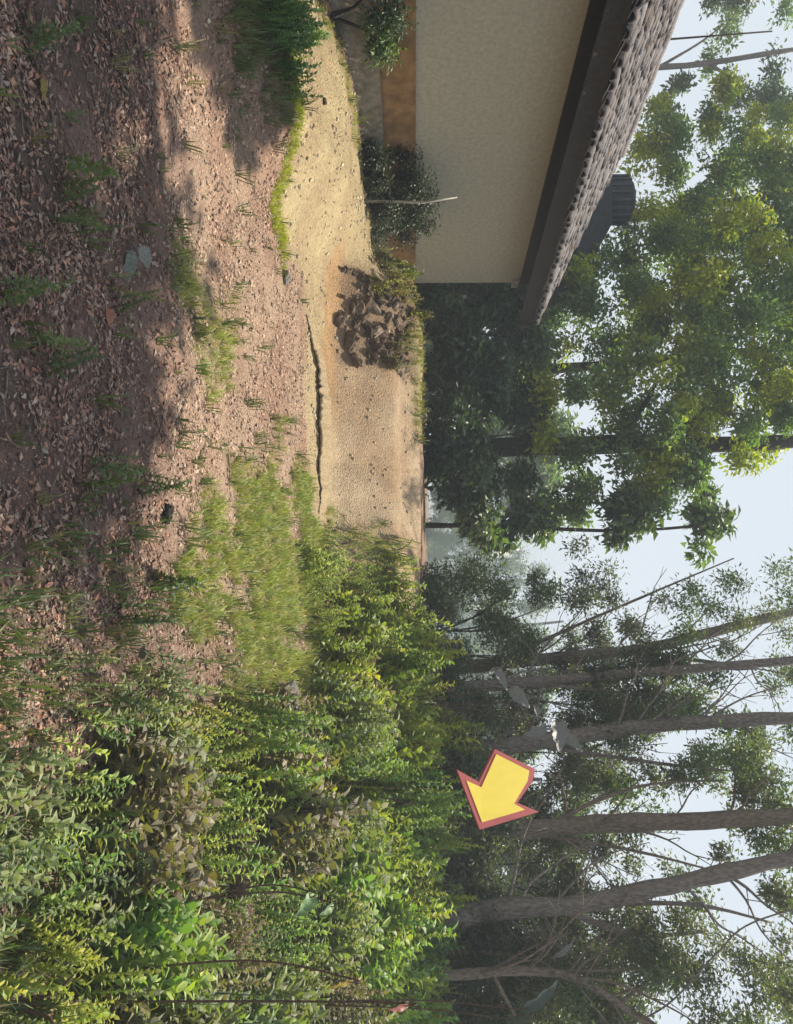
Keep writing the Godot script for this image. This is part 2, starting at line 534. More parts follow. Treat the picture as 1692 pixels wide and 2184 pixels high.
func build_ground() -> void:
	var xs := lines(-6.0, 6.5, 0.065, -400.0, 400.0)
	var ds := lines(2.2, 12.0, 0.065, -80.0, 700.0)
	var nx := xs.size()
	var nd := ds.size()
	var pts := PackedVector3Array()
	var cols := PackedColorArray()
	for j in nd:
		for i in nx:
			pts.append(Vector3(xs[i], ground(xs[i], ds[j]), -ds[j]))
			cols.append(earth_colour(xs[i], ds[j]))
	var norms := PackedVector3Array()
	for j in nd:
		for i in nx:
			var a := pts[j * nx + mini(i + 1, nx - 1)] - pts[j * nx + maxi(i - 1, 0)]
			var b := pts[mini(j + 1, nd - 1) * nx + i] - pts[maxi(j - 1, 0) * nx + i]
			norms.append(a.cross(b).normalized())
	var parts := {"ground": PackedInt32Array(), "path": PackedInt32Array(), "earth_bank": PackedInt32Array()}
	for j in nd - 1:
		for i in nx - 1:
			var x: float = 0.5 * (xs[i] + xs[i + 1])
			var d: float = 0.5 * (ds[j] + ds[j + 1])
			var which := "ground"
			if bank_share(x, d) > 0.5:
				which = "earth_bank"
			elif path_share(x, d) > 0.5:
				which = "path"
			var q := j * nx + i
			parts[which].append_array([q, q + nx, q + nx + 1, q, q + nx + 1, q + 1])
	for called in parts:
		var used := {}
		var idx := PackedInt32Array()
		var v := PackedVector3Array()
		var n := PackedVector3Array()
		var c := PackedColorArray()
		for q in parts[called]:
			if not used.has(q):
				used[q] = v.size()
				v.append(pts[q]); n.append(norms[q]); c.append(cols[q])
			idx.append(used[q])
		var arr := []
		arr.resize(Mesh.ARRAY_MAX)
		arr[Mesh.ARRAY_VERTEX] = v
		arr[Mesh.ARRAY_NORMAL] = n
		arr[Mesh.ARRAY_COLOR] = c
		arr[Mesh.ARRAY_INDEX] = idx
		var am := ArrayMesh.new()
		am.add_surface_from_arrays(Mesh.PRIMITIVE_TRIANGLES, arr)
		tag(put(called, am, M.earth, self), "", "", "", "structure")
	# the crumbling lip of earth along the foot of the bank
	var st := st_new()
	st.set_smooth_group(0)
	rng.seed = 40
	var line := smooth_line([Vector3(-1.95, 0, -8.35), Vector3(-1.78, 0, -8.5), Vector3(-1.6, 0, -8.72), Vector3(-1.3, 0, -8.82), Vector3(-0.9, 0, -8.84), Vector3(-0.4, 0, -8.86), Vector3(0.0, 0, -8.8)], 12)
	var prev := []
	for i in line.size():
		var p: Vector3 = line[i]
		var thick: float = 0.06 * sin(PI * clampf((i + 1.5) / (line.size() + 2.0), 0, 1)) * (1.0 + 0.5 * bumps.get_noise_1d(i * 60.0))
		var jut := 0.06 * bumps.get_noise_1d(i * 45.0 + 900.0)
		var y0 := ground(p.x, -p.z)
		var back := ground(p.x, -p.z + 0.42)
		var ring := [
			Vector3(p.x, back - 0.02, p.z - 0.42),
			Vector3(p.x, lerpf(y0, back, 0.6) + thick * 0.75, p.z - 0.22),
			Vector3(p.x, y0 + thick, p.z - 0.02 + jut),
			Vector3(p.x, y0 + thick * 0.75, p.z + 0.035 + jut),
			Vector3(p.x, y0 + thick * 0.45, p.z + 0.02 + jut),
			Vector3(p.x, y0 + thick * 0.2, p.z - 0.09 + jut),
			Vector3(p.x, y0 - 0.03, p.z - 0.1)]
		if prev:
			for k in ring.size() - 1:
				st.set_color(Color(0.47, 0.38, 0.26) * (1.0 + 0.2 * bumps.get_noise_2d(i * 70.0, k * 70.0)))
				quad(st, prev[k], prev[k + 1], ring[k + 1], ring[k])
		prev = ring
	tag(put("earth_ledge", mesh_of(st), M.earth, self), "", "", "", "structure")

# ------------------------------------------------------------------ house
func wall_point(s: float, q: float, y: float) -> Vector3:
	return WALL_START + ALONG * s + OUT * q + Vector3.UP * y

func build_house() -> void:
	var h := thing("house", wall_point(5.38, 0, 0.9), "grey plastered house with ochre plinth band and weathered tile roof", "house")
	var o := h.position
	var far := 5.38
	var near := -6.0
	var rise := 0.498
	var pitch := atan(rise)
	var eave_y := 3.40
	var up_slope := (-OUT * cos(pitch) + Vector3.UP * sin(pitch))
	var nrm := (OUT * sin(pitch) + Vector3.UP * cos(pitch))
	var eave_q := 0.55
	var ridge := 2.95 / cos(pitch)
	var len := far - near
	var st := st_new()
	var top_front := eave_y + eave_q * rise - 0.13
	var top_ridge := eave_y + 2.95 * rise - 0.13
	slab(st, wall_point(near, -0.2, 1.56) - o, ALONG * (len - 0.2), OUT * 0.2, Vector3.UP * (top_front - 1.56))
	put("front_wall", mesh_of(st), M.plaster, h)
	st = st_new()
	prism(st, [wall_point(far - 0.2, 0, 1.56) - o, wall_point(far - 0.2, -4.8, 1.56) - o, wall_point(far - 0.2, -4.8, top_front) - o, wall_point(far - 0.2, -2.4, top_ridge) - o, wall_point(far - 0.2, 0, top_front) - o], ALONG * 0.2)
	put("end_wall", mesh_of(st), M.plaster, h)
	st = st_new()
	prism(st, [wall_point(near, -0.2, 1.56) - o, wall_point(near, -4.8, 1.56) - o, wall_point(near, -4.8, top_front) - o, wall_point(near, -2.4, top_ridge) - o, wall_point(near, -0.2, top_front) - o], -ALONG * 0.2)
	put("end_wall", mesh_of(st), M.plaster, h)
	st = st_new()
	slab(st, wall_point(near, -4.8, 1.56) - o, ALONG * (len - 0.2), OUT * 0.2, Vector3.UP * (top_front - 1.56))
	put("back_wall", mesh_of(st), M.plaster, h)
	st = st_new()
	slab(st, wall_point(near - 0.2, -4.83, 1.2) - o, ALONG * (len + 0.23), OUT * 4.86, Vector3.UP * 0.36)
	put("plinth_band", mesh_of(st), M.ochre, h)
	st = st_new()
	slab(st, wall_point(near - 0.2, -4.86, 0.5) - o, ALONG * (len + 0.26), OUT * 4.94, Vector3.UP * 0.70)
	put("footing", mesh_of(st), M.footing, h)
	# added dark boards that stand in for deeper shade under the eave
	for i in 2:
		st = st_new()
		slab(st, wall_point(near, 0.002, 3.14 + i * 0.19) - o, ALONG * (far - near), OUT * (0.028 + 0.004 * (i % 2)), Vector3.UP * 0.18)
		put("eave_shade_board", mesh_of(st), M.timber, h)
	# roof
	var s0 := near - 0.6
	var s1 := far + 0.3
	var roof := Node3D.new()
	roof.name = "roof"
	h.add_child(roof)
	st = st_new()
	slab(st, wall_point(s0, eave_q, eave_y) - o - nrm * 0.1, ALONG * (s1 - s0), up_slope * (ridge - 0.03), nrm * 0.06)
	put("deck", mesh_of(st), M.timber, roof)
	var other := (OUT * cos(pitch) + Vector3.UP * sin(pitch))
	var nrm2 := (-OUT * sin(pitch) + Vector3.UP * cos(pitch))
	st = st_new()
	slab(st, wall_point(s0, -5.35, eave_y) - o - nrm2 * 0.1, ALONG * (s1 - s0), other * (ridge - 0.03), nrm2 * 0.09)
	put("deck", mesh_of(st), M.timber, roof)
	st = st_new()
	slab(st, wall_point(s0, eave_q - 0.08, eave_y - 0.24) - o, ALONG * (s1 - s0), OUT * 0.03, Vector3.UP * 0.17)
	put("fascia", mesh_of(st), M.timber, roof)
	st = st_new()
	prism(st, [wall_point(s1, eave_q, eave_y - 0.24) - o, wall_point(s1, eave_q, eave_y - 0.01) - o, wall_point(s1, -2.4, eave_y + 2.95 * rise - 0.01) - o, wall_point(s1, -2.4, eave_y + 2.95 * rise - 0.24) - o], ALONG * 0.04)
	put("bargeboard", mesh_of(st), M.timber, roof)
	for i in 20:
		st = st_new()
		slab(st, wall_point(far - 0.1 - i * 0.6, eave_q - 0.05, eave_y - 0.04) - o - nrm * 0.19, ALONG * 0.07, up_slope * 0.62, nrm * 0.085)
		put("rafter", mesh_of(st), M.timber, roof)
	# barrel tiles: the lowest course one by one, those above joined
	var tw := 0.17
	var tl := 0.24
	st = st_new()
	st.set_smooth_group(0)
	var prev := []
	for k in 7:
		var a := PI * k / 6.0
		var ring := []
		for z in [0.0, 1.0]:
			var rad: float = lerpf(0.078, 0.066, z)
			ring.append(ALONG * (-cos(a) * rad) + nrm * (sin(a) * rad * 0.8 + 0.02 * (1.0 - z)) + up_slope * tl * 1.15 * z)
		var rim: float = 0.06
		ring.append(ALONG * (-cos(a) * rim) + nrm * (sin(a) * rim * 0.8 + 0.01))
		if prev:
			quad(st, prev[0], prev[1], ring[1], ring[0])
			quad(st, prev[2], prev[0], ring[0], ring[2])
		prev = ring
	var tile := mesh_of(st)
	rng.seed = 50
	var cols := int((s1 - s0) / tw)
	var courses := int(ridge / tl)
	var poses := []
	var tints := []
	for j in courses:
		for i in cols:
			var p := wall_point(s0 + tw * (i + 0.5) + r(-0.012, 0.012), eave_q, eave_y) - o + up_slope * (tl * j - 0.03 + r(-0.03, 0.03)) - nrm * 0.04 + nrm * r(0, 0.03)
			var t := Transform3D(Basis(nrm, r(-0.1, 0.1)) * Basis(ALONG, r(-0.06, 0.06)), p)
			var c := tint(Color(0.29, 0.27, 0.30), 0.3, 0.04)
			if r(0, 1) < 0.1:
				c = tint(Color(0.20, 0.165, 0.165), 0.2)
			if j == 0 and i > cols - 42:
				put("tile", tile, M.tile, roof, t)
			else:
				poses.append(t); tints.append(c)
	var tm := mat(Color.WHITE, 0.9, M.tile.albedo_texture, M.tile.heightmap_texture, 0.6, 2.0)
	tm.vertex_color_use_as_albedo = true
	many("tile_courses", tile, tm, roof, poses, tints).set_meta("kind", "stuff")
	st = st_new()
	var along_ridge := []
	for i in 30:
		along_ridge.append(wall_point(lerpf(s0, s1, i / 29.0), -2.4, eave_y + 2.95 * rise + 0.015 * (i % 2)) - o)
	tube(st, along_ridge, 0.07, 0.07, 7)
	put("ridge_cap", mesh_of(st), M.tile, roof)
	st = st_new()
	slab(st, wall_point(far - 0.15, 0.002, 3.02) - o, ALONG * 0.22, OUT * 0.05, Vector3.UP * 0.1)
	put("bracket", mesh_of(st), M.pale, h)

	# the dark block that rises behind the roof's far end
	var b := thing("outbuilding", Vector3(-6.6, ground(-6.6, 17.0), -17.0), "dark blue-grey outbuilding rising behind the tile roof's end", "outbuilding")
	var bo := b.position
	st = st_new()
	slab(st, Vector3(-7.0, 0.8, -17.6) - bo, Vector3(2.5, 0, 0), Vector3(0, 3.4, 0), Vector3(0, 0, -3.0))
	put("wall", mesh_of(st), M.slate, b)
	st = st_new()
	var e0 := at(1250, 625, 16.6)
	prism(st, [Vector3(-7.4, 4.2, -16.6) - bo, Vector3(-4.1, 4.2, -16.6) - bo, Vector3(-4.15, 4.6, -16.6) - bo, Vector3(-5.6, 5.38, -16.6) - bo, Vector3(-7.4, 5.38, -16.6) - bo], Vector3(0, 0, -4.4))
	put("roof", mesh_of(st), M.slate, b)
	st = st_new()
	var mid := Vector3(-6.3, 5.0, -17.3) - bo
	tube(st, [mid, mid + Vector3(0, 0.45, 0), mid + Vector3(0, 0.82, 0)], 0.46, 0.46, 24)
	tube(st, [mid + Vector3(0, 0.82, 0), mid + Vector3(0, 0.91, 0), mid + Vector3(0, 0.95, 0)], 0.45, 0.25, 24)
	var lantern := put("drum", mesh_of(st), M.slate, b)
	for i in 20:
		var a := TAU * i / 20.0
		var out := Vector3(cos(a), 0, sin(a))
		st = st_new()
		slab(st, mid + out * 0.45 - Vector3(-sin(a), 0, cos(a)) * 0.02, Vector3(-sin(a), 0, cos(a)) * 0.04, Vector3(0, 0.84, 0), out * 0.04)
		put("rib", mesh_of(st), M.slate_rim, lantern)

# ------------------------------------------------------------------ plants
# a cloud of leaf sprigs filling lobes [centre, radii, share]
func crown(parent: Node3D, called: String, lobes: Array, n: int, base: Color, bright: Color, share: float, scale: float, kind := "sprig", m: Material = null, spray := Color(0, 0, 0)) -> void:
	var meshes: Array = S[kind]
	var poses := []
	var tints := []
	var total := 0.0
	for l in lobes:
		total += l[1].x * l[1].y * l[1].z
	for l in lobes:
		var cnt := int(n * l[1].x * l[1].y * l[1].z / total)
		var clumps := []
		for i in maxi(5, cnt / 28):
			clumps.append([unit() * pow(r(0.15, 1.0), 0.45), r(0.18, 0.38), r(0, 1) < share])
		for i in cnt:
			var c: Array = clumps[rng.randi() % clumps.size()]
			var v: Vector3 = c[0] + unit() * c[1] * sqrt(r(0, 1))
			var p: Vector3 = l[0] + v * l[1]
			var col := tint(bright if c[2] else base, 0.3, 0.12)
			if spray.v > 0.0 and r(0, 1) < 0.12:
				col = tint(spray, 0.2)
			poses.append(pose(p - parent.position, scale * r(0.75, 1.3), 0.9))
			tints.append(col)
	many(called, meshes[rng.randi() % meshes.size()], m if m else M.leaf, parent, poses, tints)

# pts: trunk line in world space; limbs: [[share, end, r]...]
func tree(called: String, label: String, group: String, pts: Array, ra: float, rb: float, bark: Material, limbs: Array, lobes: Array, n: int, base: Color, bright: Color, share: float, scale := 1.0, kind := "sprig") -> Node3D:
	var foot: Vector3 = pts[0]
	foot.y = ground(foot.x, -foot.z) - 0.1
	var line := [foot] + (pts.slice(1) if pts[0].y <= foot.y + 0.3 else pts)
	var t := thing(called, foot, label, "tree", group)
	var rel := []
	for p in line:
		rel.append(p - foot)
	rel = smooth_line(rel, 6)
	var st := st_new()
	tube(st, rel, ra, rb, 10, 0.35)
	put("trunk", mesh_of(st), bark, t)
	for l in limbs:
		var p: Vector3 = rel[int(l[0] * (rel.size() - 1))]
		var e: Vector3 = l[1] - foot
		var mid := p.lerp(e, 0.5) + Vector3(r(-0.2, 0.2), r(0.0, 0.4), r(-0.2, 0.2))
		st = st_new()
		tube(st, smooth_line([p, mid, e], 5), l[2], l[2] * 0.3, 6, 0.3)
		put("branch", mesh_of(st), bark, t)
	if group.begins_with("bare"):
		for i in 16:
			var k := int(r(0.3, 0.95) * (rel.size() - 1))
			var p: Vector3 = rel[k]
			var a := r(0, TAU)
			var dir := Vector3(cos(a), r(0.25, 1.1), sin(a) * 0.7).normalized()
			var l := r(0.7, 1.8)
			var curve := [p]
			for q in 4:
				dir = (dir + unit() * 0.35 + Vector3(0, 0.1, 0)).normalized()
				curve.append(curve[-1] + dir * l * 0.25)
			st = st_new()
			tube(st, smooth_line(curve, 3), r(0.014, 0.026), 0.004, 5, 0.3)
			for q in [1, 2, 3]:
				var e: Vector3 = curve[q] + (dir + unit() * 0.9).normalized() * l * r(0.25, 0.45)
				tube(st, [curve[q], curve[q].lerp(e, 0.5) + unit() * 0.05, e], 0.008, 0.003, 4)
			put("branch", mesh_of(st), bark, t)
	if n > 0:
		crown(t, "crown", lobes, n, base, bright, share, scale, kind)
	return t

const DEEP := Color(0.06, 0.10, 0.06)
const MID := Color(0.18, 0.265, 0.12)
const GREY_GREEN := Color(0.12, 0.17, 0.10)
const LIME := Color(0.42, 0.46, 0.055)
const OLIVE := Color(0.17, 0.19, 0.13)

func lobe(a: float, b: float, d: float, wide: float, tall: float, deep := 1.5) -> Array:
	return [at(a, b, d), Vector3(wide, tall, deep)]

func build_trees() -> void:
	rng.seed = 101
	var g := "trees of the wood behind the bank"
	tree("broadleaf_tree", "dark-trunked leafy tree standing behind the bare earth bank", g,
		[at(880, 955, 16), at(1100, 955, 16), at(1400, 945, 16), at(1560, 950, 16), at(1800, 930, 16)], 0.20, 0.13, M.bark_dark,
		[[0.45, at(1400, 800, 15.6), 0.07], [0.55, at(1500, 1060, 16), 0.06], [0.35, at(1250, 1060, 15.6), 0.05]],
		[lobe(1400, 830, 15.6, 1.3, 1.2), lobe(1560, 820, 16, 1.2, 1.1), lobe(1330, 1010, 15.6, 1.0, 0.9), lobe(1210, 880, 15.4, 1.1, 0.6), lobe(1230, 1080, 16.2, 0.6, 0.8), lobe(1480, 690, 16.2, 1.2, 1.0), lobe(1700, 700, 16.5, 1.5, 1.2), lobe(1440, 1050, 16, 0.8, 0.8), lobe(1610, 960, 16, 0.8, 0.7), lobe(1560, 560, 17, 1.2, 1.0)], 4000, MID, LIME, 0.32, 0.8)
	tree("broadleaf_tree", "leafy tree with hidden trunk between house corner and dark trunk", g,
		[at(880, 795, 18), at(1150, 790, 18), at(1500, 760, 18), at(1750, 740, 18)], 0.13, 0.06, M.bark_dark,
		[[0.5, at(1350, 620, 17.5), 0.05]],
		[lobe(1280, 690, 17, 1.3, 1.2), lobe(1120, 800, 17, 1.2, 0.7), lobe(1450, 560, 18, 1.4, 1.4), lobe(1620, 620, 18, 1.6, 1.2), lobe(1180, 640, 16.5, 0.8, 0.7), lobe(1700, 450, 19, 1.6, 1.4)], 2700, MID, LIME, 0.26, 0.8)
	tree("broadleaf_tree", "lime-flecked tree rising over the tile roof", g,
		[at(900, 480, 22), at(1300, 470, 22), at(1600, 430, 22), at(1800, 420, 22)], 0.16, 0.07, M.bark_dark,
		[[0.6, at(1600, 300, 22), 0.06]],
		[lobe(1450, 430, 20, 1.4, 1.6), lobe(1550, 300, 21, 1.3, 0.8), lobe(1400, 330, 21, 0.8, 0.9), lobe(1650, 330, 22, 1.4, 1.0), lobe(1480, 220, 21, 0.5, 1.2)], 1700, MID, LIME, 0.45, 0.85)
	tree("broadleaf_tree", "thin-leaved tree with much sky between leaves behind the roof", g,
		[at(900, 150, 24), at(1400, 150, 24), at(1650, 120, 24), at(1800, 100, 24)], 0.12, 0.05, M.bark_grey,
		[[0.6, at(1690, 250, 24), 0.05], [0.5, at(1540, 60, 24), 0.05]],
		[lobe(1690, 120, 24, 1.6, 0.7), lobe(1620, 230, 24, 1.0, 1.0), lobe(1540, 130, 24, 1.6, 0.35), lobe(1560, 0, 24, 1.2, 0.8), lobe(1420, 200, 24, 0.7, 1.0), lobe(1750, 300, 24, 1.6, 1.0)], 900, GREY_GREEN, MID, 0.4, 0.9)
	tree("slender_tree", "slender dark leaning tree at the edge of the sky gap", g,
		[at(880, 1120, 15), at(1060, 1122, 15), at(1310, 1132, 15), at(1500, 1120, 15)], 0.05, 0.02, M.bark_dark, [],
		[lobe(1150, 1090, 15, 0.5, 0.5, 0.8), lobe(1330, 1100, 15, 0.45, 0.5, 0.8), lobe(1050, 1130, 15, 0.4, 0.5, 0.8), lobe(1490, 1118, 15, 0.5, 0.4, 0.8)], 300, GREY_GREEN, MID, 0.3)
	# understorey: dark bushes at the wood's edge
	var low := [[960, 640, 14.2, 0.8, 0.6], [1020, 700, 15, 0.9, 0.9], [960, 760, 14, 0.8, 0.55], [1000, 860, 14.4, 0.9, 0.75], [950, 930, 13.6, 0.7, 0.5], [990, 1010, 14.4, 0.9, 0.7], [1060, 940, 15.6, 1.0, 0.9], [1080, 800, 16.5, 1.1, 1.0], [1000, 570, 17, 1.2, 1.0]]
	for i in low.size():
		var l: Array = low[i]
		var c := at(l[0], l[1], l[2])
		bush("undergrowth_bush", "dark undergrowth bush in the wood, " + nearest(c.x, -c.z, WOOD_MARKS), "undergrowth along the wood edge", Vector3(c.x, ground(c.x, l[2]), c.z), [[c, Vector3(l[3], l[4] + 0.2, 0.8)]], 230, DEEP, GREY_GREEN, 0.25, 0.9, "sprig", M.leaf)
	# the far wood, tree by tree
	rng.seed = 140
	var spots := [-0.36, -0.29, -0.24, -0.18, -0.13, -0.08, -0.04, 0.21, 0.26, 0.32, 0.39, 0.46, 0.53, 0.60, 0.67]
	for i in spots.size():
		var d := 26.0 + r(-2, 6)
		var x: float = spots[i] * d
		var top := r(4.0, 6.0) if spots[i] < 0.05 else r(3.6, 4.8)
		var gy := ground(x, d)
		tree("wood_tree", "bushy far tree, leafy to the ground, " + nearest(x * 0.55, d * 0.55, FAR_MARKS), "trees of the far wood", [Vector3(x, gy, -d), Vector3(x + r(-0.3, 0.3), gy + top * 0.6, -d), Vector3(x + r(-0.5, 0.5), gy + top, -d)], 0.16, 0.05, M.bark_dark, [],
			[[Vector3(x, gy + top * 0.3, -d), Vector3(1.6, top * 0.3, 1.6)], [Vector3(x + r(-0.5, 0.5), gy + top * 0.75, -d), Vector3(1.5, top * 0.28, 1.5)]], 620, MID if i % 2 else DEEP, MID, 0.3, 1.5)
	rng.seed = 160
	for i in 7:
		var b := 0.025 + 0.026 * i
		var d := 21.0 + 3.0 * (i % 3)
		var x := b * d
		var gy := ground(x, d)
		var top := [2.0, 2.6, 3.4, 3.0, 3.8, 3.2, 3.6][i] as float
		tree("small_tree", "small misty tree in the gap beyond the bank's end", "small trees in the gap", [Vector3(x, gy, -d), Vector3(x + 0.1, gy + top * 0.6, -d), Vector3(x + r(-0.2, 0.2), gy + top, -d)], 0.07, 0.03, M.bark_grey, [],
			[[Vector3(x, gy + top * 0.3, -d), Vector3(0.75, top * 0.3, 0.8)], [Vector3(x + r(-0.2, 0.2), gy + top * 0.75, -d), Vector3(0.6, top * 0.3, 0.7)]], 420, MID, OLIVE, 0.4, 1.0, "fine")
	var added_mist := thing("added_mist", at(960, 1275, 18.5), "pale blue-grey mist put in for a blur in the gap beyond the bank's end", "added_mist")  # fog volumes put in to give the blurred gap a pale haze
	added_mist.set_meta("kind", "stuff")
	var fm := FogMaterial.new()
	fm.albedo = Color(0.82, 0.90, 0.94)
	fm.density = 0.022
	for i in 7:
		var wisp := FogVolume.new()
		wisp.name = "wisp"
		wisp.shape = RenderingServer.FOG_VOLUME_SHAPE_ELLIPSOID
		wisp.size = Vector3(7.5, 5.6, 6.5) * (1.0 - 0.115 * i)
		wisp.material = fm
		added_mist.add_child(wisp, true)
		wisp.position = Vector3(r(-0.3, 0.3), r(-0.2, 0.2), r(-0.2, 0.2))
	# trees on the overgrown side
	rng.seed = 170
	var rg := "bare-trunked trees above the overgrown slope"
	tree("leaning_tree", "twin-limbed dark tree leaning over the grey-green shrub", rg,
		[at(960, 1425, 13.8), at(1100, 1410, 13.8), at(1350, 1385, 13.8), at(1520, 1345, 13.8), at(1800, 1270, 13.8)], 0.125, 0.07, M.bark_grey,
		[[0.35, at(1560, 1190, 13.8), 0.035], [0.6, at(1690, 1400, 13.8), 0.04]],
		[lobe(1560, 1290, 13.8, 0.7, 0.8), lobe(1660, 1520, 12.6, 0.8, 0.5), lobe(1420, 1380, 12.6, 0.7, 0.6), lobe(1250, 1230, 12.8, 0.5, 0.5), lobe(1650, 1235, 13.5, 0.5, 0.4), lobe(1300, 1290, 12.5, 0.6, 0.6), lobe(1690, 1380, 13.8, 0.6, 0.4)], 760, OLIVE, GREY_GREEN, 0.4, 0.8, "fine")
	tree("leaning_tree", "dark grey tree trunk leaning just beyond the twin-limbed tree", rg,
		[at(960, 1465, 12.4), at(1120, 1455, 12.4), at(1400, 1430, 12.4), at(1750, 1400, 12.4)], 0.10, 0.06, M.bark_grey,
		[[0.5, at(1500, 1500, 12.4), 0.03]], [lobe(1290, 1480, 12.8, 0.7, 0.7), lobe(1480, 1450, 12.8, 0.7, 0.6)], 700, DEEP, OLIVE, 0.3, 0.9, "fine")
	tree("leaning_tree", "grey tree trunk behind the pale leaves", rg,
		[at(960, 1595, 11.5), at(1080, 1590, 11.5), at(1350, 1550, 11.5), at(1530, 1535, 11.5), at(1800, 1520, 11.5)], 0.13, 0.08, M.bark_grey,
		[[0.5, at(1450, 1480, 11.5), 0.03], [0.45, at(1560, 1640, 11.5), 0.035]], [lobe(1400, 1570, 12, 0.7, 0.7), lobe(1550, 1600, 12, 0.7, 0.5), lobe(1280, 1660, 12, 0.6, 0.5)], 800, OLIVE, MID, 0.35, 0.9, "fine")
	tree("straight_tree", "stout brown straight trunk rising behind the yellow arrow", rg,
		[at(930, 1775, 10.5), at(1150, 1765, 10.5), at(1300, 1752, 10.5), at(1500, 1745, 10.5), at(1800, 1725, 10.5)], 0.125, 0.1, M.bark_brown,
		[[0.35, at(1550, 1860, 10.8), 0.03], [0.4, at(1540, 1660, 10.8), 0.03]], [lobe(1560, 1640, 11.2, 0.8, 0.35), lobe(1430, 1640, 11.5, 0.4, 0.4), lobe(1640, 1800, 11.2, 0.6, 0.3), lobe(1300, 1850, 11.6, 0.5, 0.4), lobe(1450, 1820, 11.6, 0.4, 0.35), lobe(1600, 1690, 11.5, 0.6, 0.5)], 520, OLIVE, GREY_GREEN, 0.4, 0.8, "fine")
	tree("leaning_tree", "thick grey trunk bending back towards the brown trunk", rg,
		[at(940, 1960, 9.6), at(1080, 1935, 9.6), at(1230, 1925, 9.6), at(1420, 1885, 9.6), at(1600, 1840, 9.6), at(1800, 1800, 9.6)], 0.125, 0.08, M.bark_grey,
		[[0.45, at(1500, 1980, 9.6), 0.05], [0.5, at(1640, 1960, 9.8), 0.035]], [lobe(1400, 1960, 10.2, 0.6, 0.5), lobe(1540, 2020, 10.2, 0.6, 0.5), lobe(1280, 2010, 10, 0.5, 0.5), lobe(1620, 1930, 10.4, 0.5, 0.4), lobe(1640, 2100, 10.4, 0.5, 0.5)], 760, OLIVE, OLIVE, 0.4, 0.8, "fine")
	tree("leaning_tree", "forked brown branch-like tree beside the broad blue-green leaf", rg,
		[at(940, 2080, 9.0), at(1100, 2068, 9.0), at(1220, 2082, 9.0), at(1340, 2150, 9.0), at(1480, 2260, 9.0)], 0.06, 0.03, M.bark_brown,
		[[0.5, at(1400, 2060, 9.0), 0.02]], [lobe(1350, 2100, 9.4, 0.6, 0.5), lobe(1200, 2140, 9.4, 0.5, 0.5), lobe(1530, 2130, 9.6, 0.5, 0.5)], 760, OLIVE, GREY_GREEN, 0.3, 0.8, "fine")
	var st := st_new()
	var foot := at(1000, 2230, 9.2)
	foot.y = ground(foot.x, 9.2)
	var vine := [Vector3.ZERO]
	for p in [[1230, 2200], [1400, 2150], [1520, 2030], [1600, 1960], [1800, 1900]]:
		vine.append(at(p[0], p[1], 9.0) - foot)
	tube(st, smooth_line(vine, 8), 0.012, 0.009, 5)
	var v := put("vine", mesh_of(st), M.bark_grey, self, Transform3D(Basis(), foot))
	tag(v, "thin dark vine arching up across the sky", "vine")
	# scrub under those trees
	rng.seed = 200
	for s in [[1060, 1520, 13, 0.8, 0.7], [1180, 1500, 14, 1.0, 0.8], [1100, 1660, 12.5, 0.8, 0.7], [1250, 1600, 13.5, 0.9, 0.6], [1080, 1800, 11.5, 0.7, 0.6], [1180, 1850, 12, 0.8, 0.7], [1160, 1690, 13, 0.9, 0.8], [1100, 2000, 10.5, 0.7, 0.6], [1180, 2080, 10.8, 0.8, 0.7], [1120, 2170, 10, 0.7, 0.7], [1300, 2060, 11.5, 0.7, 0.7], [1250, 1960, 12, 0.7, 0.7], [1280, 2180, 11, 0.7, 0.8], [1350, 1480, 14.5, 0.9, 0.7], [1250, 1400, 15, 0.8, 0.5], [985, 1470, 11.5, 0.6, 0.5], [990, 1560, 11, 0.6, 0.5], [985, 1640, 10.8, 0.6, 0.5], [990, 1720, 10.9, 0.6, 0.5], [1000, 1810, 10.2, 0.55, 0.5], [1000, 1890, 10.1, 0.5, 0.5], [1010, 2010, 9.8, 0.5, 0.5], [1010, 2080, 9.7, 0.5, 0.5], [1010, 2150, 9.6, 0.5, 0.5]]:
		var c := at(s[0], s[1], s[2])
		bush("scrub_bush", "dim grey-green scrub bush " + nearest(c.x, -c.z, WOOD_MARKS), "scrub under the bare trunks", Vector3(c.x, ground(c.x, s[2]), c.z), [[c, Vector3(s[3], s[4], 0.7)]], 330, Color(0.11, 0.135, 0.10), Color(0.17, 0.20, 0.13), 0.35, 0.85, "fine", M.leaf)
	bush("misty_shrub", "soft grey-green shrub with blurred fine leaves beyond the bank's end", "", Vector3(1.9, ground(1.9, 13.2), -13.2), [lobe(990, 1310, 13, 0.95, 0.9, 0.7), lobe(1120, 1300, 13.2, 0.7, 0.6, 0.6), lobe(900, 1340, 12.6, 0.8, 0.5, 0.6)], 1150, Color(0.17, 0.22, 0.14), Color(0.21, 0.26, 0.16), 0.4, 0.8, "fine", M.weed)
	# trees out of frame whose crowns shade the foreground
	rng.seed = 230
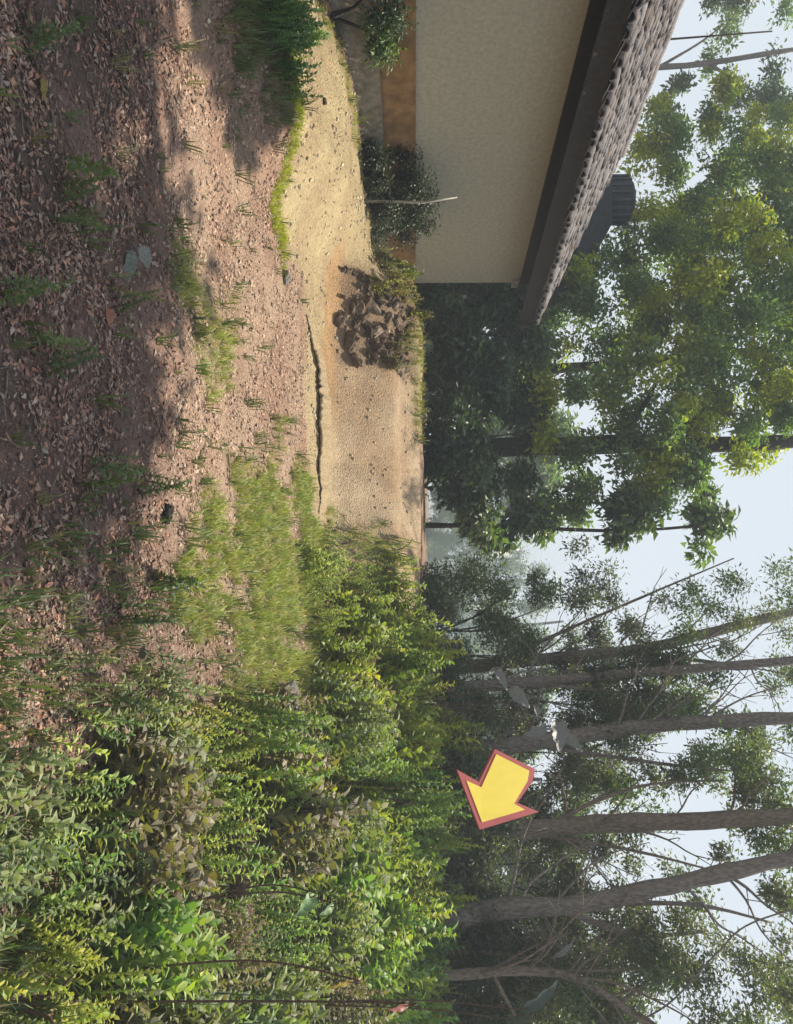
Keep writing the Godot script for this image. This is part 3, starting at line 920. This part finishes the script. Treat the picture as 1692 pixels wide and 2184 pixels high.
	tree("shade_tree", "tall leafy tree overhanging the dim leaf litter", "", [Vector3(-8.5, 0, -2.0), Vector3(-7.6, 4, -2.6), Vector3(-5.0, 7.5, -3.8), Vector3(-2.0, 9.5, -5.0)], 0.3, 0.12, M.bark_dark,
		[[0.7, Vector3(0.5, 9.6, -6.4), 0.09], [0.6, Vector3(-2.5, 9, -7.2), 0.09], [0.9, Vector3(2.5, 9.8, -5.4), 0.06]],
		[[Vector3(-2.7, 9.4, -7.1), Vector3(1.6, 0.8, 2.2)], [Vector3(0.2, 9.8, -6.4), Vector3(2.6, 0.9, 1.8)], [Vector3(-0.8, 9.5, -3.4), Vector3(2.5, 0.9, 1.8)], [Vector3(-5.0, 9.2, -6.2), Vector3(1.8, 0.8, 2.6)], [Vector3(-1.3, 9.5, -8.6), Vector3(1.1, 0.6, 1.0)]], 3700, MID, MID, 0.2, 1.3)

func bush(called: String, label: String, group: String, foot: Vector3, lobes: Array, n: int, base: Color, bright: Color, share: float, scale: float, kind: String, m: Material) -> Node3D:
	var b := thing(called, foot, label, "bush", group)
	for l in lobes:
		for i in 3:
			var st := st_new()
			var e: Vector3 = l[0] + unit() * l[1] * 0.6 - foot
			tube(st, smooth_line([Vector3(r(-0.1, 0.1), -0.08, r(-0.1, 0.1)), e * Vector3(0.4, 0.6, 0.4), e], 4), 0.02, 0.006, 4)
			put("stem", mesh_of(st), M.bark_dark, b)
	crown(b, "foliage", lobes, n, base, bright, share, scale, kind, m)
	return b

const MARKS := [[2.45, 4.6, "beside the rotting log"], [1.6, 6.4, "beside the sunken grey boulder"], [2.3, 6.9, "near the yellow arrow board"], [3.9, 9.8, "below the stout brown trunk"], [4.6, 8.9, "near the thick grey trunk"], [1.7, 8.9, "below the pale leaves"], [1.1, 4.0, "at the edge of the leaf litter"], [1.2, 8.0, "near the bank's overgrown end"], [2.0, 3.6, "by the pale grey stone"], [2.3, 4.3, "around the rounded bright leaf"], [2.1, 3.3, "by the narrow yellow leaf"], [3.2, 5.5, "under the broad blue-green leaf"]]
const FAR_MARKS := [[-4.5, 13.5, "beyond the house roof"], [-1.6, 14.5, "beyond the dark trunk"], [0.2, 14.0, "beyond the bare bank"], [3.0, 13.5, "beyond the pale-leaved sapling"], [5.2, 13.0, "beyond the stout brown trunk"], [7.5, 12.5, "beyond the thick grey trunk"]]
const WOOD_MARKS := [[-3.4, 14.0, "beside the house corner"], [-1.2, 16.0, "at the dark trunk's foot"], [-2.6, 17.5, "under the hidden-trunk tree"], [0.25, 15.0, "by the slender leaning tree"], [-2.0, 13.5, "behind the rubble face"], [2.2, 12.0, "by the twin-limbed tree"], [3.15, 11.5, "behind the pale leaves"], [3.9, 10.5, "behind the stout brown trunk"], [4.7, 9.6, "behind the thick grey trunk"], [4.9, 9.0, "behind the forked brown tree"]]

func nearest(x: float, d: float, marks: Array) -> String:
	var best := 1e9
	var what := ""
	for m in marks:
		var k := Vector2(x - m[0], d - m[1]).length()
		if k < best:
			best = k
			what = m[2]
	return what

func weed(label: String, group: String, x: float, d: float, wide: float, tall: float, n: int, base: Color, bright: Color, called := "leafy_weed") -> void:
	var foot := Vector3(x, ground(x, d), -d)
	var t := thing(called, foot, label, "weed", group)
	var poses := []
	var tints := []
	for i in n:
		var a := r(0, TAU)
		var q := sqrt(r(0, 1))
		var p := Vector3(cos(a), 0, sin(a)) * q * wide
		var gy := ground(foot.x + p.x, d - p.z) - foot.y
		var lift := tall * (1.0 - 0.55 * q * q) * r(0.15, 1.0)
		var s := r(0.7, 1.25) * clampf(tall / 0.5, 0.6, 1.3)
		var lean := Basis(Vector3(sin(a), 0, -cos(a)), -q * r(0.1, 0.6))
		var tr := Transform3D((lean * Basis(Vector3.UP, r(0, TAU))).scaled(Vector3.ONE * s), p + Vector3(0, gy + maxf(0.0, lift - 0.36 * s), 0))
		poses.append(tr)
		tints.append(tint(bright if r(0, 1) < 0.35 else base, 0.28, 0.12))
	many("leafy_shoots", S.shoot[rng.randi() % 4], M.weed, t, poses, tints)
	for i in 3:
		var st := st_new()
		var a := r(0, TAU)
		var e := Vector3(cos(a) * wide * 0.6, tall * r(0.5, 0.8), sin(a) * wide * 0.6)
		tube(st, smooth_line([Vector3(0, -0.05, 0), e * Vector3(0.4, 0.6, 0.4), e], 3), 0.009, 0.004, 4)
		put("stem", mesh_of(st), M.rot, t)

func build_weeds() -> void:
	rng.seed = 300
	var kinds := [
		["fresh green leafy weed clump", Color(0.22, 0.33, 0.11), Color(0.36, 0.45, 0.13)],
		["yellow-green leafy weed clump", Color(0.30, 0.35, 0.08), Color(0.45, 0.46, 0.09)],
		["dull olive leafy weed clump", Color(0.20, 0.24, 0.12), Color(0.29, 0.32, 0.16)],
		["brownish half-dry weed clump", Color(0.21, 0.175, 0.12), Color(0.26, 0.25, 0.15)]]
	var d := 3.0
	while d < 10.5:
		var step := 0.42 + 0.035 * d
		var x := lerpf(1.0, 1.6, ss(3.0, 7.0, d)) + r(0, 0.3)
		while x < 0.66 * d + 0.6:
			var px := x + r(-0.12, 0.12)
			var pd := d + r(-0.15, 0.15)
			var k := 0
			var pick := r(0, 1)
			k = 0 if pick < 0.42 else 1 if pick < 0.66 else 2 if pick < 0.86 else 3
			var tall := r(0.32, 0.8) * lerpf(0.75, 1.35, ss(3.0, 8.0, d))
			if Vector2(px - 2.3, pd - 6.6).length() < 0.9:
				tall *= 0.75
			var hollow := pd > 4.6 and pd < 5.5 and px > 2.2
			if hollow:
				tall *= 0.8
				k = 2
			var mark := nearest(px, pd, MARKS)
			weed(kinds[k][0] + " " + mark, "weeds covering the overgrown slope", px, pd, 0.36 + 0.02 * d, tall, 42, kinds[k][1], kinds[k][2])
			x += step * r(0.85, 1.15)
		d += step * 0.9
	for i in 16:
		var bx := 0.45 + 0.25 * (i % 4) + r(-0.1, 0.1)
		var bd := 8.1 + 0.62 * (i / 4) + r(-0.15, 0.15)
		weed(kinds[i % 2][0] + " over the end of the bare bank", "low weeds over the end of the bank", bx, bd, 0.26, r(0.14, 0.3) + 0.1 * (i % 4), 22, Color(0.27, 0.33, 0.09), Color(0.38, 0.42, 0.11))
	for i in 13:
		weed("shaded leafy weed clump beside the mossy path edge", "leafy patch beside the mossy path edge", r(-4.6, -3.15), r(5.5, 6.8), 0.24, r(0.12, 0.26), 20, Color(0.14, 0.24, 0.10), Color(0.22, 0.33, 0.12))
	for i in 14:
		weed("small low weed growing out of the leaf litter", "low weeds in the leaf litter", r(-2.6, 1.2), r(2.9, 4.9), 0.12, r(0.03, 0.08), 5, Color(0.15, 0.20, 0.09), Color(0.22, 0.27, 0.11))
	for i in 6:
		weed("dry brown-green weed growing on the rubble face", "dry weeds on the rubble", -2.6 + 0.17 * i, 9.7 + 0.16 * ((i * 5) % 6), 0.12, r(0.1, 0.2), 10, Color(0.20, 0.17, 0.08), Color(0.28, 0.27, 0.10))
	for i in 12:
		weed("tall bright leafy weed around the trunk feet", "tall weeds around the trunk feet", 2.9 + 0.25 * i + r(-0.1, 0.1), 8.3 + 0.5 * ((i * 3) % 4) * 0.6, 0.32, r(0.8, 1.15), 46, Color(0.24, 0.34, 0.11), Color(0.42, 0.46, 0.12))
	# taller tips along the top of the slope
	weed("tall pointed lime weed standing before the pale leaves", "", 1.62, 9.0, 0.22, 1.15, 40, Color(0.17, 0.24, 0.05), Color(0.33, 0.36, 0.06))
	weed("round green weed growing beside the thick grey trunk", "", 4.15, 8.2, 0.45, 0.95, 60, Color(0.09, 0.16, 0.07), Color(0.13, 0.21, 0.08))
	weed("upright green weed hiding the arrow board's post", "", 2.13, 6.55, 0.2, 1.12, 46, Color(0.12, 0.18, 0.05), Color(0.24, 0.28, 0.06))
	# short weeds on the flat and at the wall
	rng.seed = 340
	weed("pale green weed tuft at the house corner's foot", "", -3.05, 10.6, 0.28, 0.45, 26, Color(0.22, 0.24, 0.10), Color(0.30, 0.30, 0.13))
	weed("dry yellowish weed tuft on top of the rubble", "", -2.75, 10.1, 0.3, 0.3, 26, Color(0.28, 0.24, 0.12), Color(0.36, 0.33, 0.13))
	var c := at(850, 415, 10.6)
	bush("wall_bush", "dark bush growing against the grey house wall", "", Vector3(c.x, ground(c.x, 10.6), c.z), [[at(850, 400, 10.2), Vector3(0.4, 0.42, 0.6)], [at(840, 480, 11.0), Vector3(0.36, 0.45, 0.5)], [at(820, 350, 9.8), Vector3(0.3, 0.3, 0.4)]], 900, Color(0.045, 0.06, 0.04), DEEP, 0.2, 0.6, "fine", M.leaf)
	c = at(800, 40, 7.8)
	bush("wall_bush", "dark leafy bush at the wall's foot beyond the mossy strip", "", Vector3(c.x, ground(c.x, 7.8), c.z), [[c + Vector3(-0.1, 0, 0), Vector3(0.45, 0.28, 0.5)]], 240, DEEP, MID, 0.3, 0.6, "fine", M.leaf)
	var st := st_new()
	var p0 := at(820, 428, 10.0)
	p0.y = ground(p0.x, 10.0) - 0.05
	tube(st, [Vector3.ZERO, Vector3(0.02, 0.75, 0.0), at(975, 421, 10.0) - p0], 0.02, 0.014, 6)
	tag(put("stake", mesh_of(st), M.pale, self, Transform3D(Basis(), p0)), "thin pale stake standing before the dark wall bush", "stake")

func build_ground_cover() -> void:
	rng.seed = 400
	# fallen leaves
	var poses := [[], [], []]
	var tints := [[], [], []]
	var browns := [Color(0.29, 0.18, 0.145), Color(0.21, 0.135, 0.11), Color(0.33, 0.22, 0.17), Color(0.12, 0.08, 0.07), Color(0.34, 0.18, 0.13), Color(0.34, 0.27, 0.23)]
	var made := 0
	while made < 120000:
		var d := 2.5 + 6.6 * pow(r(0, 1), 1.25)
		var x := r(-0.66 * d - 0.2, minf(0.66 * d, 2.6))
		var keep := 1.0 - 0.96 * maxf(path_share(x, d), bank_share(x, d))
		keep *= 1.0 - 0.55 * green_share(x, d)
		keep *= lerpf(1.0, 0.55, ss(4.6, 5.6, d) * ss(-3.2, -2.6, x))
		if wall_q(x, d) < 0.1 or r(0, 1) > keep * clampf(0.8 + 1.4 * bumps.get_noise_2d(x * 130.0, d * 130.0 + 500.0), 0.15, 1.0):
			made += 1
			continue
		var k := rng.randi() % 3
		var c: Color = browns[rng.randi() % browns.size()]
		if d > 5.0 and x > -3.0:  # leaves in the sunlit middle tinted paler, the light put into their colour
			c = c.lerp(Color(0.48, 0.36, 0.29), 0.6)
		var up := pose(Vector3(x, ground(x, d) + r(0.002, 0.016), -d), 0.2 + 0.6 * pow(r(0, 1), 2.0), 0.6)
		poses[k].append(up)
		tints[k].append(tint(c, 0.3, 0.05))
		made += 1
	for k in 3:
		var what: String = ["small curled brown fallen leaves strewn over the ground", "flat dull brown fallen leaves strewn over the ground", "cupped pale brown fallen leaves strewn over the ground"][k]
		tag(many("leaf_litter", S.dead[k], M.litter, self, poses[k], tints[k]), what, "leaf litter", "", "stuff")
	# grass
	var gp := [[], []]
	var gt := [[], []]
	for i in 16000:
		var d := 2.6 + 9.0 * pow(r(0, 1), 1.2)
		var x := r(-0.64 * d, minf(0.64 * d, 2.2))
		var g := green_share(x, d)
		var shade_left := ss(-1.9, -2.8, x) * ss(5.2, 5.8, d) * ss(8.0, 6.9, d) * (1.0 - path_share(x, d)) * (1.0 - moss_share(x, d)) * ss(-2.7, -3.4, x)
		var near_right := ss(-0.3, 0.5, x) * ss(6.5, 4.5, d)
		var chance := maxf(maxf(g, shade_left), maxf(near_right * 0.24, lerpf(0.015, 0.02, ss(4.5, 5.5, d)) * (1.0 - maxf(path_share(x, d), bank_share(x, d)))))
		if wall_q(x, d) < 0.12 or r(0, 1) > chance:
			continue
		var k := rng.randi() % 2
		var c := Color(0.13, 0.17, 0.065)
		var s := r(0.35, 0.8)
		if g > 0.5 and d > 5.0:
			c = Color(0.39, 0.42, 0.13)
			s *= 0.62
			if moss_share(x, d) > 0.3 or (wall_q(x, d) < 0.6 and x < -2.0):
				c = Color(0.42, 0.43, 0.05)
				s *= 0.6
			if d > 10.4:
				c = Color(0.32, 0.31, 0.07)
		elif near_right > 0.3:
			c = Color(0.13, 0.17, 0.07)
		if r(0, 1) < 0.2:
			c = c.lerp(Color(0.30, 0.25, 0.13), 0.6)
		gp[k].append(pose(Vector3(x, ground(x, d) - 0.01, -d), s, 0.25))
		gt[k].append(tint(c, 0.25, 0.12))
	for i in 16000:
		var d := r(4.9, 9.6)
		var x := r(-0.4, 1.9)
		if green_share(x, d) < r(0.35, 2.4):
			continue
		var k := rng.randi() % 2
		gp[k].append(pose(Vector3(x, ground(x, d) - 0.01, -d), r(0.22, 0.6), 0.45))
		gt[k].append(tint(Color(0.44, 0.43, 0.17).lerp(Color(0.26, 0.33, 0.10), r(0, 1)), 0.25, 0.14))
	for i in 9000:
		var d := r(5.2, 8.6)
		var x := r(-5.0, -2.0)
		if moss_share(x, d) < r(0.1, 0.9):
			continue
		gp[0].append(pose(Vector3(x, ground(x, d) - 0.01, -d), r(0.25, 0.45), 0.3))
		gt[0].append(tint(Color(0.44, 0.47, 0.04), 0.2, 0.1))
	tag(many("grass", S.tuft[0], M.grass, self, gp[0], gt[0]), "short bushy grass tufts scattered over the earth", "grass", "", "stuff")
	tag(many("grass", S.tuft[1], M.grass, self, gp[1], gt[1]), "long thin grass blades scattered over the earth", "grass", "", "stuff")
	# pebbles and crumbs of earth
	var pp := []
	var pc := []
	for i in 9000:
		var d := 5.0 + 5.6 * r(0, 1)
		var x := r(-4.4, 0.9)
		var on := maxf(path_share(x, d), bank_share(x, d) * 0.6)
		if wall_q(x, d) < 0.1 or r(0, 1) > maxf(on, 0.25) * clampf(0.45 + 1.6 * bumps.get_noise_2d(x * 150.0, d * 150.0 + 220.0), 0.05, 1.0):
			continue
		var k := 0.008 + 0.035 * pow(r(0, 1), 4.0)
		pp.append(pose(Vector3(x, ground(x, d) + k * 0.15, -d), k, 1.0))
		pc.append(tint([Color(0.44, 0.36, 0.25), Color(0.36, 0.28, 0.20), Color(0.52, 0.45, 0.34), Color(0.40, 0.33, 0.24)][rng.randi() % 4], 0.15))
	tag(many("pebbles", S.rock[0], M.litter, self, pp, pc), "tiny pebbles and earth crumbs scattered over the pale path", "pebbles", "", "stuff")
	# twigs
	var st := st_new()
	for i in 240:
		var d := 2.7 + 6.0 * pow(r(0, 1), 1.4)
		var x := r(-0.6 * d, 0.5 * d)
		var a := r(0, TAU)
		var l := r(0.06, 0.28)
		if path_share(x, d) > 0.2 or bank_share(x, d) > 0.2:
			continue
		var line := []
		for k in 4:
			var q := Vector2(x, d) + Vector2(cos(a), sin(a)) * l * (k / 3.0 - 0.5) + Vector2(r(-0.01, 0.01), r(-0.01, 0.01))
			line.append(Vector3(q.x, ground(q.x, q.y) + 0.012, -q.y))
		tube(st, line, r(0.003, 0.006), 0.002, 4)
	tag(put("twigs", mesh_of(st), M.bark_brown, self), "thin fallen twigs lying among the dead leaves", "twigs", "", "stuff")

func blade_mesh(dir: Vector3, up: Vector3, l: float, w: float, lobed := 0.0) -> ArrayMesh:
	var st := st_new()
	st.set_smooth_group(0)
	var side := dir.cross(up).normalized()
	up = side.cross(dir).normalized()
	var prev := []
	for i in 13:
		var t := i / 12.0
		var w2 := w * 0.5 * pow(sin(PI * pow(t, 0.7)), 0.9) * (1.0 + r(-0.1, 0.1)) * (1.0 + lobed * (i % 2))
		var mid := dir * l * t - up * l * 0.3 * t * t
		var row := []
		for k in [-1.0, -0.5, 0.0, 0.5, 1.0]:
			row.append(mid + side * w2 * k + up * (0.35 * w2 * absf(k) + 0.03 * l * sin(t * 19.0 + k) * absf(k)))
		if prev:
			for k in 4:
				quad(st, prev[k], prev[k + 1], row[k + 1], row[k])
		prev = row
	return mesh_of(st)

func leaf_skin(c: Color) -> StandardMaterial3D:
	var m := mat(c, 0.55, M.stone_a.albedo_texture, null, 1.0, 9.0)
	m.cull_mode = BaseMaterial3D.CULL_DISABLED
	m.backlight_enabled = true
	m.backlight = Color(0.45, 0.5, 0.35)
	return m

func stalk(pts: Array, ra: float, rb: float) -> ArrayMesh:
	var st := st_new()
	tube(st, pts, ra, rb, 5)
	return mesh_of(st)

func big_leaf(p: Vector3, dir: Vector3, up: Vector3, l: float, w: float, c: Color, called: String, label: String) -> void:
	var o := thing(called, p, label, "leaf")
	var m := leaf_skin(c)
	put("blade", blade_mesh(dir, up, l, w), m, o)
	put("stalk", stalk([-dir * l * 0.2, -dir * l * 0.05 - up * 0.002, dir * l * 0.4 - up * l * 0.05], 0.004, 0.002), m, o)

# a young plant: leaves [a, b, d, tip a, tip b, width] on stalks that rise from one foot
func sapling(called: String, label: String, root: Vector3, leaves: Array, c: Color, lobed: float) -> void:
	var foot := Vector3(root.x, ground(root.x, -root.z), root.z)
	var o := thing(called, foot, label, "plant")
	var m := leaf_skin(c)
	for q in leaves:
		var p0 := at(q[0], q[1], q[2]) - foot
		var p1 := at(q[3], q[4], q[2] - 0.1) - foot
		var dir := (p1 - p0).normalized()
		put("leaf", blade_mesh(dir, Vector3(0.1, 0.5, 0.86), p0.distance_to(p1) * 0.95, q[5] * 0.8, lobed), m, o, Transform3D(Basis(), p0))
		var mid := Vector3(p0.x * 0.45 + r(-0.05, 0.05), p0.y * 0.6, p0.z * 0.4 - 0.05)
		put("stem", stalk(smooth_line([Vector3(r(-0.03, 0.03), -0.05, 0), mid, p0, p0 + dir * 0.03], 5), 0.006, 0.003), M.rot, o)

func on_ground(a: float, b: float) -> Vector3:
	var d := 2.0
	while d < 30.0:
		var p := at(a, b, d)
		if p.y <= ground(p.x, d):
			return Vector3(p.x, ground(p.x, d), -d)
		d += 0.02
	return at(a, b, 8.0)

func build_details() -> void:
	rng.seed = 500
	# rubble set into the cut end of the bank
	var foot := Vector3(-2.2, ground(-2.2, 9.3), -9.3)
	var rub := thing("rubble_wall", foot, "rough dark rubble face at the cut end of the bank", "rubble wall")
	for i in 230:
		var x := r(-2.7, -1.68)
		var d := 9.34 + 1.2 * pow(r(0, 1), 0.8)
		var k := 0.045 + 0.13 * pow(r(0, 1), 2.2)
		var b := Basis(unit(), r(0, TAU)) * Basis.from_scale(Vector3(k * r(0.8, 1.6), k * r(0.7, 1.1), k))
		var m: Material = [M.stone_a, M.stone_b, M.stone_a, M.stone_f, M.stone_e][rng.randi() % 5]
		put("stone", S.rock[rng.randi() % 4], m, rub, Transform3D(b, Vector3(x, ground(x, d) + r(-0.03, 0.025), -d + 0.02) - foot))
	# loose stones
	for s in [[345, 1095, 0.09, "stone_d", "small black stone at the edge of the sunlit litter", "black_stone"], [600, 1500, 0.2, "stone_c", "grey boulder half sunk in weeds", "boulder"], [630, 1545, 0.14, "stone_c", "smaller grey boulder beside the sunken boulder", "boulder"], [395, 1915, 0.2, "stone_c", "pale grey stone beside the rotting log", "boulder"], [690, 215, 0.05, "stone_a", "tiny dark pebble on the pale path", "pebble"], [605, 590, 0.09, "stone_c", "small pale stone at the path's litter edge", "pebble"]]:
		var p := on_ground(s[0], s[1])
		var k: float = s[2]
		tag(put(s[5], S.rock[rng.randi() % 4], M[s[3]], self, Transform3D(Basis(Vector3.UP, r(0, TAU)).scaled(Vector3(k * 1.6, k, k)), p + Vector3(0, k * 0.2, 0))), s[4], "stone")
	# rotting log
	var a := on_ground(465, 1750)
	var b := on_ground(470, 2030)
	var st := st_new()
	var line := []
	for i in 12:
		var t := i / 11.0
		line.append(a.lerp(b, t) - a + Vector3(0, 0.1 + 0.02 * sin(t * 7.0), 0))
	tube(st, line, 0.11, 0.085, 12, 0.9)
	tag(put("rotting_log", mesh_of(st), M.rot, self, Transform3D(Basis(), a)), "rotting brown log lying among the weeds", "log")
	# single leaves
	var p := on_ground(262, 525)
	big_leaf(p + Vector3(0, 0.06, 0), Vector3(0.25, 0.25, -0.8).normalized(), Vector3(0.2, 0.9, 0.5).normalized(), 0.2, 0.09, Color(0.27, 0.29, 0.27), "fallen_leaf", "larger grey-green fallen leaf of a pair on the litter")
	big_leaf(p + Vector3(0.01, 0.04, 0.02), Vector3(0.8, -0.1, -0.1).normalized(), Vector3(0.0, 0.8, 0.6).normalized(), 0.19, 0.075, Color(0.2, 0.23, 0.2), "fallen_leaf", "smaller grey-green fallen leaf of a pair on the litter")
	p = on_ground(212, 672)
	big_leaf(p + Vector3(-0.04, 0.03, 0), Vector3(0.9, 0.1, -0.3).normalized(), Vector3(0.0, 0.8, 0.6).normalized(), 0.09, 0.05, Color(0.42, 0.17, 0.10), "fallen_leaf", "small orange-red fallen leaf on the dim litter")
	p = on_ground(68, 178)
	big_leaf(p + Vector3(-0.04, 0.03, 0), Vector3(0.9, 0.1, -0.1).normalized(), Vector3(0.0, 0.8, 0.6).normalized(), 0.09, 0.03, Color(0.35, 0.26, 0.06), "fallen_leaf", "small yellow fallen leaf on the dark litter")
	sapling("broad_leaf_plant", "young plant with two rounded bright green leaves", at(600, 1935, 4.5), [[668, 1905, 4.4, 640, 1965, 0.11], [712, 1928, 4.5, 690, 1958, 0.06]], Color(0.16, 0.31, 0.11), 0.0)
	sapling("yellow_leaf_plant", "thin plant with one narrow yellow leaf", at(650, 2090, 3.6), [[755, 2090, 3.6, 705, 2120, 0.03]], Color(0.48, 0.36, 0.04), 0.0)
	sapling("red_leaf_plant", "thin plant with one small red leaf", at(780, 2160, 3.5), [[872, 2140, 3.5, 838, 2165, 0.04]], Color(0.42, 0.12, 0.10), 0.0)
	sapling("blue_leaf_plant", "plant with broad blue-green pointed leaf standing over the weeds", at(1000, 2150, 5.6), [[1110, 2150, 5.6, 1205, 2110, 0.15], [1080, 2170, 5.6, 1150, 2200, 0.12]], Color(0.05, 0.085, 0.07), 0.0)
	sapling("pale_leaf_plant", "sapling with large crumpled pale grey leaves before the dark trunks", at(1000, 1500, 9.5), [[1055, 1422, 9.4, 1088, 1470, 0.12], [1085, 1465, 9.4, 1135, 1508, 0.17], [1140, 1500, 9.5, 1152, 1532, 0.09], [1165, 1545, 9.4, 1120, 1575, 0.17], [1185, 1532, 9.5, 1205, 1605, 0.26], [1205, 1565, 9.55, 1245, 1600, 0.13]], Color(0.25, 0.255, 0.27), 0.2)
	sapling("pale_leaf_plant", "sapling with one pale grey leaf beside the thick grey trunk", at(1050, 2030, 9.1), [[1175, 2040, 9.0, 1235, 2012, 0.11]], Color(0.25, 0.255, 0.27), 0.1)
	# thin mast over the roof
	st = st_new()
	var m0 := at(1300, 92, 13.0)
	m0.y = ground(m0.x, 13.0)
	tube(st, [Vector3.ZERO, at(1430, 90, 13.0) - m0, at(1640, 76, 13.0) - m0], 0.02, 0.012, 6)
	tag(put("mast", mesh_of(st), M.bark_dark, self, Transform3D(Basis(), m0)), "thin dark mast rising above the tile roof", "mast")
	build_arrow()

func build_arrow() -> void:  # annotation arrow laid over the view, built here as a board on a post
	var d := 6.9
	var rim := [[380, 520], [545, 612], [665, 365], [962, 512], [945, 605], [830, 765], [992, 832], [552, 968]]
	var inner := [[448, 600], [560, 650], [672, 402], [918, 525], [905, 600], [805, 770], [885, 815], [566, 912]]
	var lists := []
	for src in [rim, inner]:
		var l := []
		for z in src:
			l.append(at((900.0 + z[0] * 0.2955) / 1.0384, (1550.0 + z[1] * 0.2955) / 1.0384, d + 0.6 * ((900.0 + z[0] * 0.2955) / 1.0384 - 1050.0) / F * d))  # leaned back so the face catches more sky and sun
		lists.append(l)
	var foot: Vector3 = lists[0][5]
	foot.y = ground(foot.x, d)
	var t := thing("overlay_arrow", foot, "overlay arrow built as yellow board with red edge pointing down among the weeds", "sign")
	var st := st_new()
	var rel := []
	for p in lists[0]:
		rel.append(p - foot)
	prism(st, rel, Vector3(0, -0.51, -0.86) * 0.02)
	put("board", mesh_of(st), M.red, t)
	rel = []
	for p in lists[1]:
		rel.append(p - foot + Vector3(0, 0.51, 0.86) * 0.004)
	st = st_new()
	prism(st, rel, Vector3(0, -0.51, -0.86) * 0.003)
	put("face", mesh_of(st), M.yellow, t)
	st = st_new()
	var cx := (at(1050, 1690, d) - foot).x
	var cy := (at(1050, 1690, d) - foot).y
	slab(st, Vector3(cx - 0.015, -0.15, -0.075), Vector3(0.03, 0, 0), Vector3(0, cy + 0.15, 0), Vector3(0, 0, 0.043))
	put("post", mesh_of(st), M.bark_dark, t)

func _ready() -> void:
	bumps.seed = 4
	bumps.frequency = 0.01
	bumps.fractal_octaves = 3
	stage()
	materials()
	shapes()
	build_ground()
	print("ground ", Time.get_ticks_msec())
	build_house()
	build_trees()
	print("trees ", Time.get_ticks_msec())
	build_weeds()
	build_ground_cover()
	print("cover ", Time.get_ticks_msec())
	build_details()
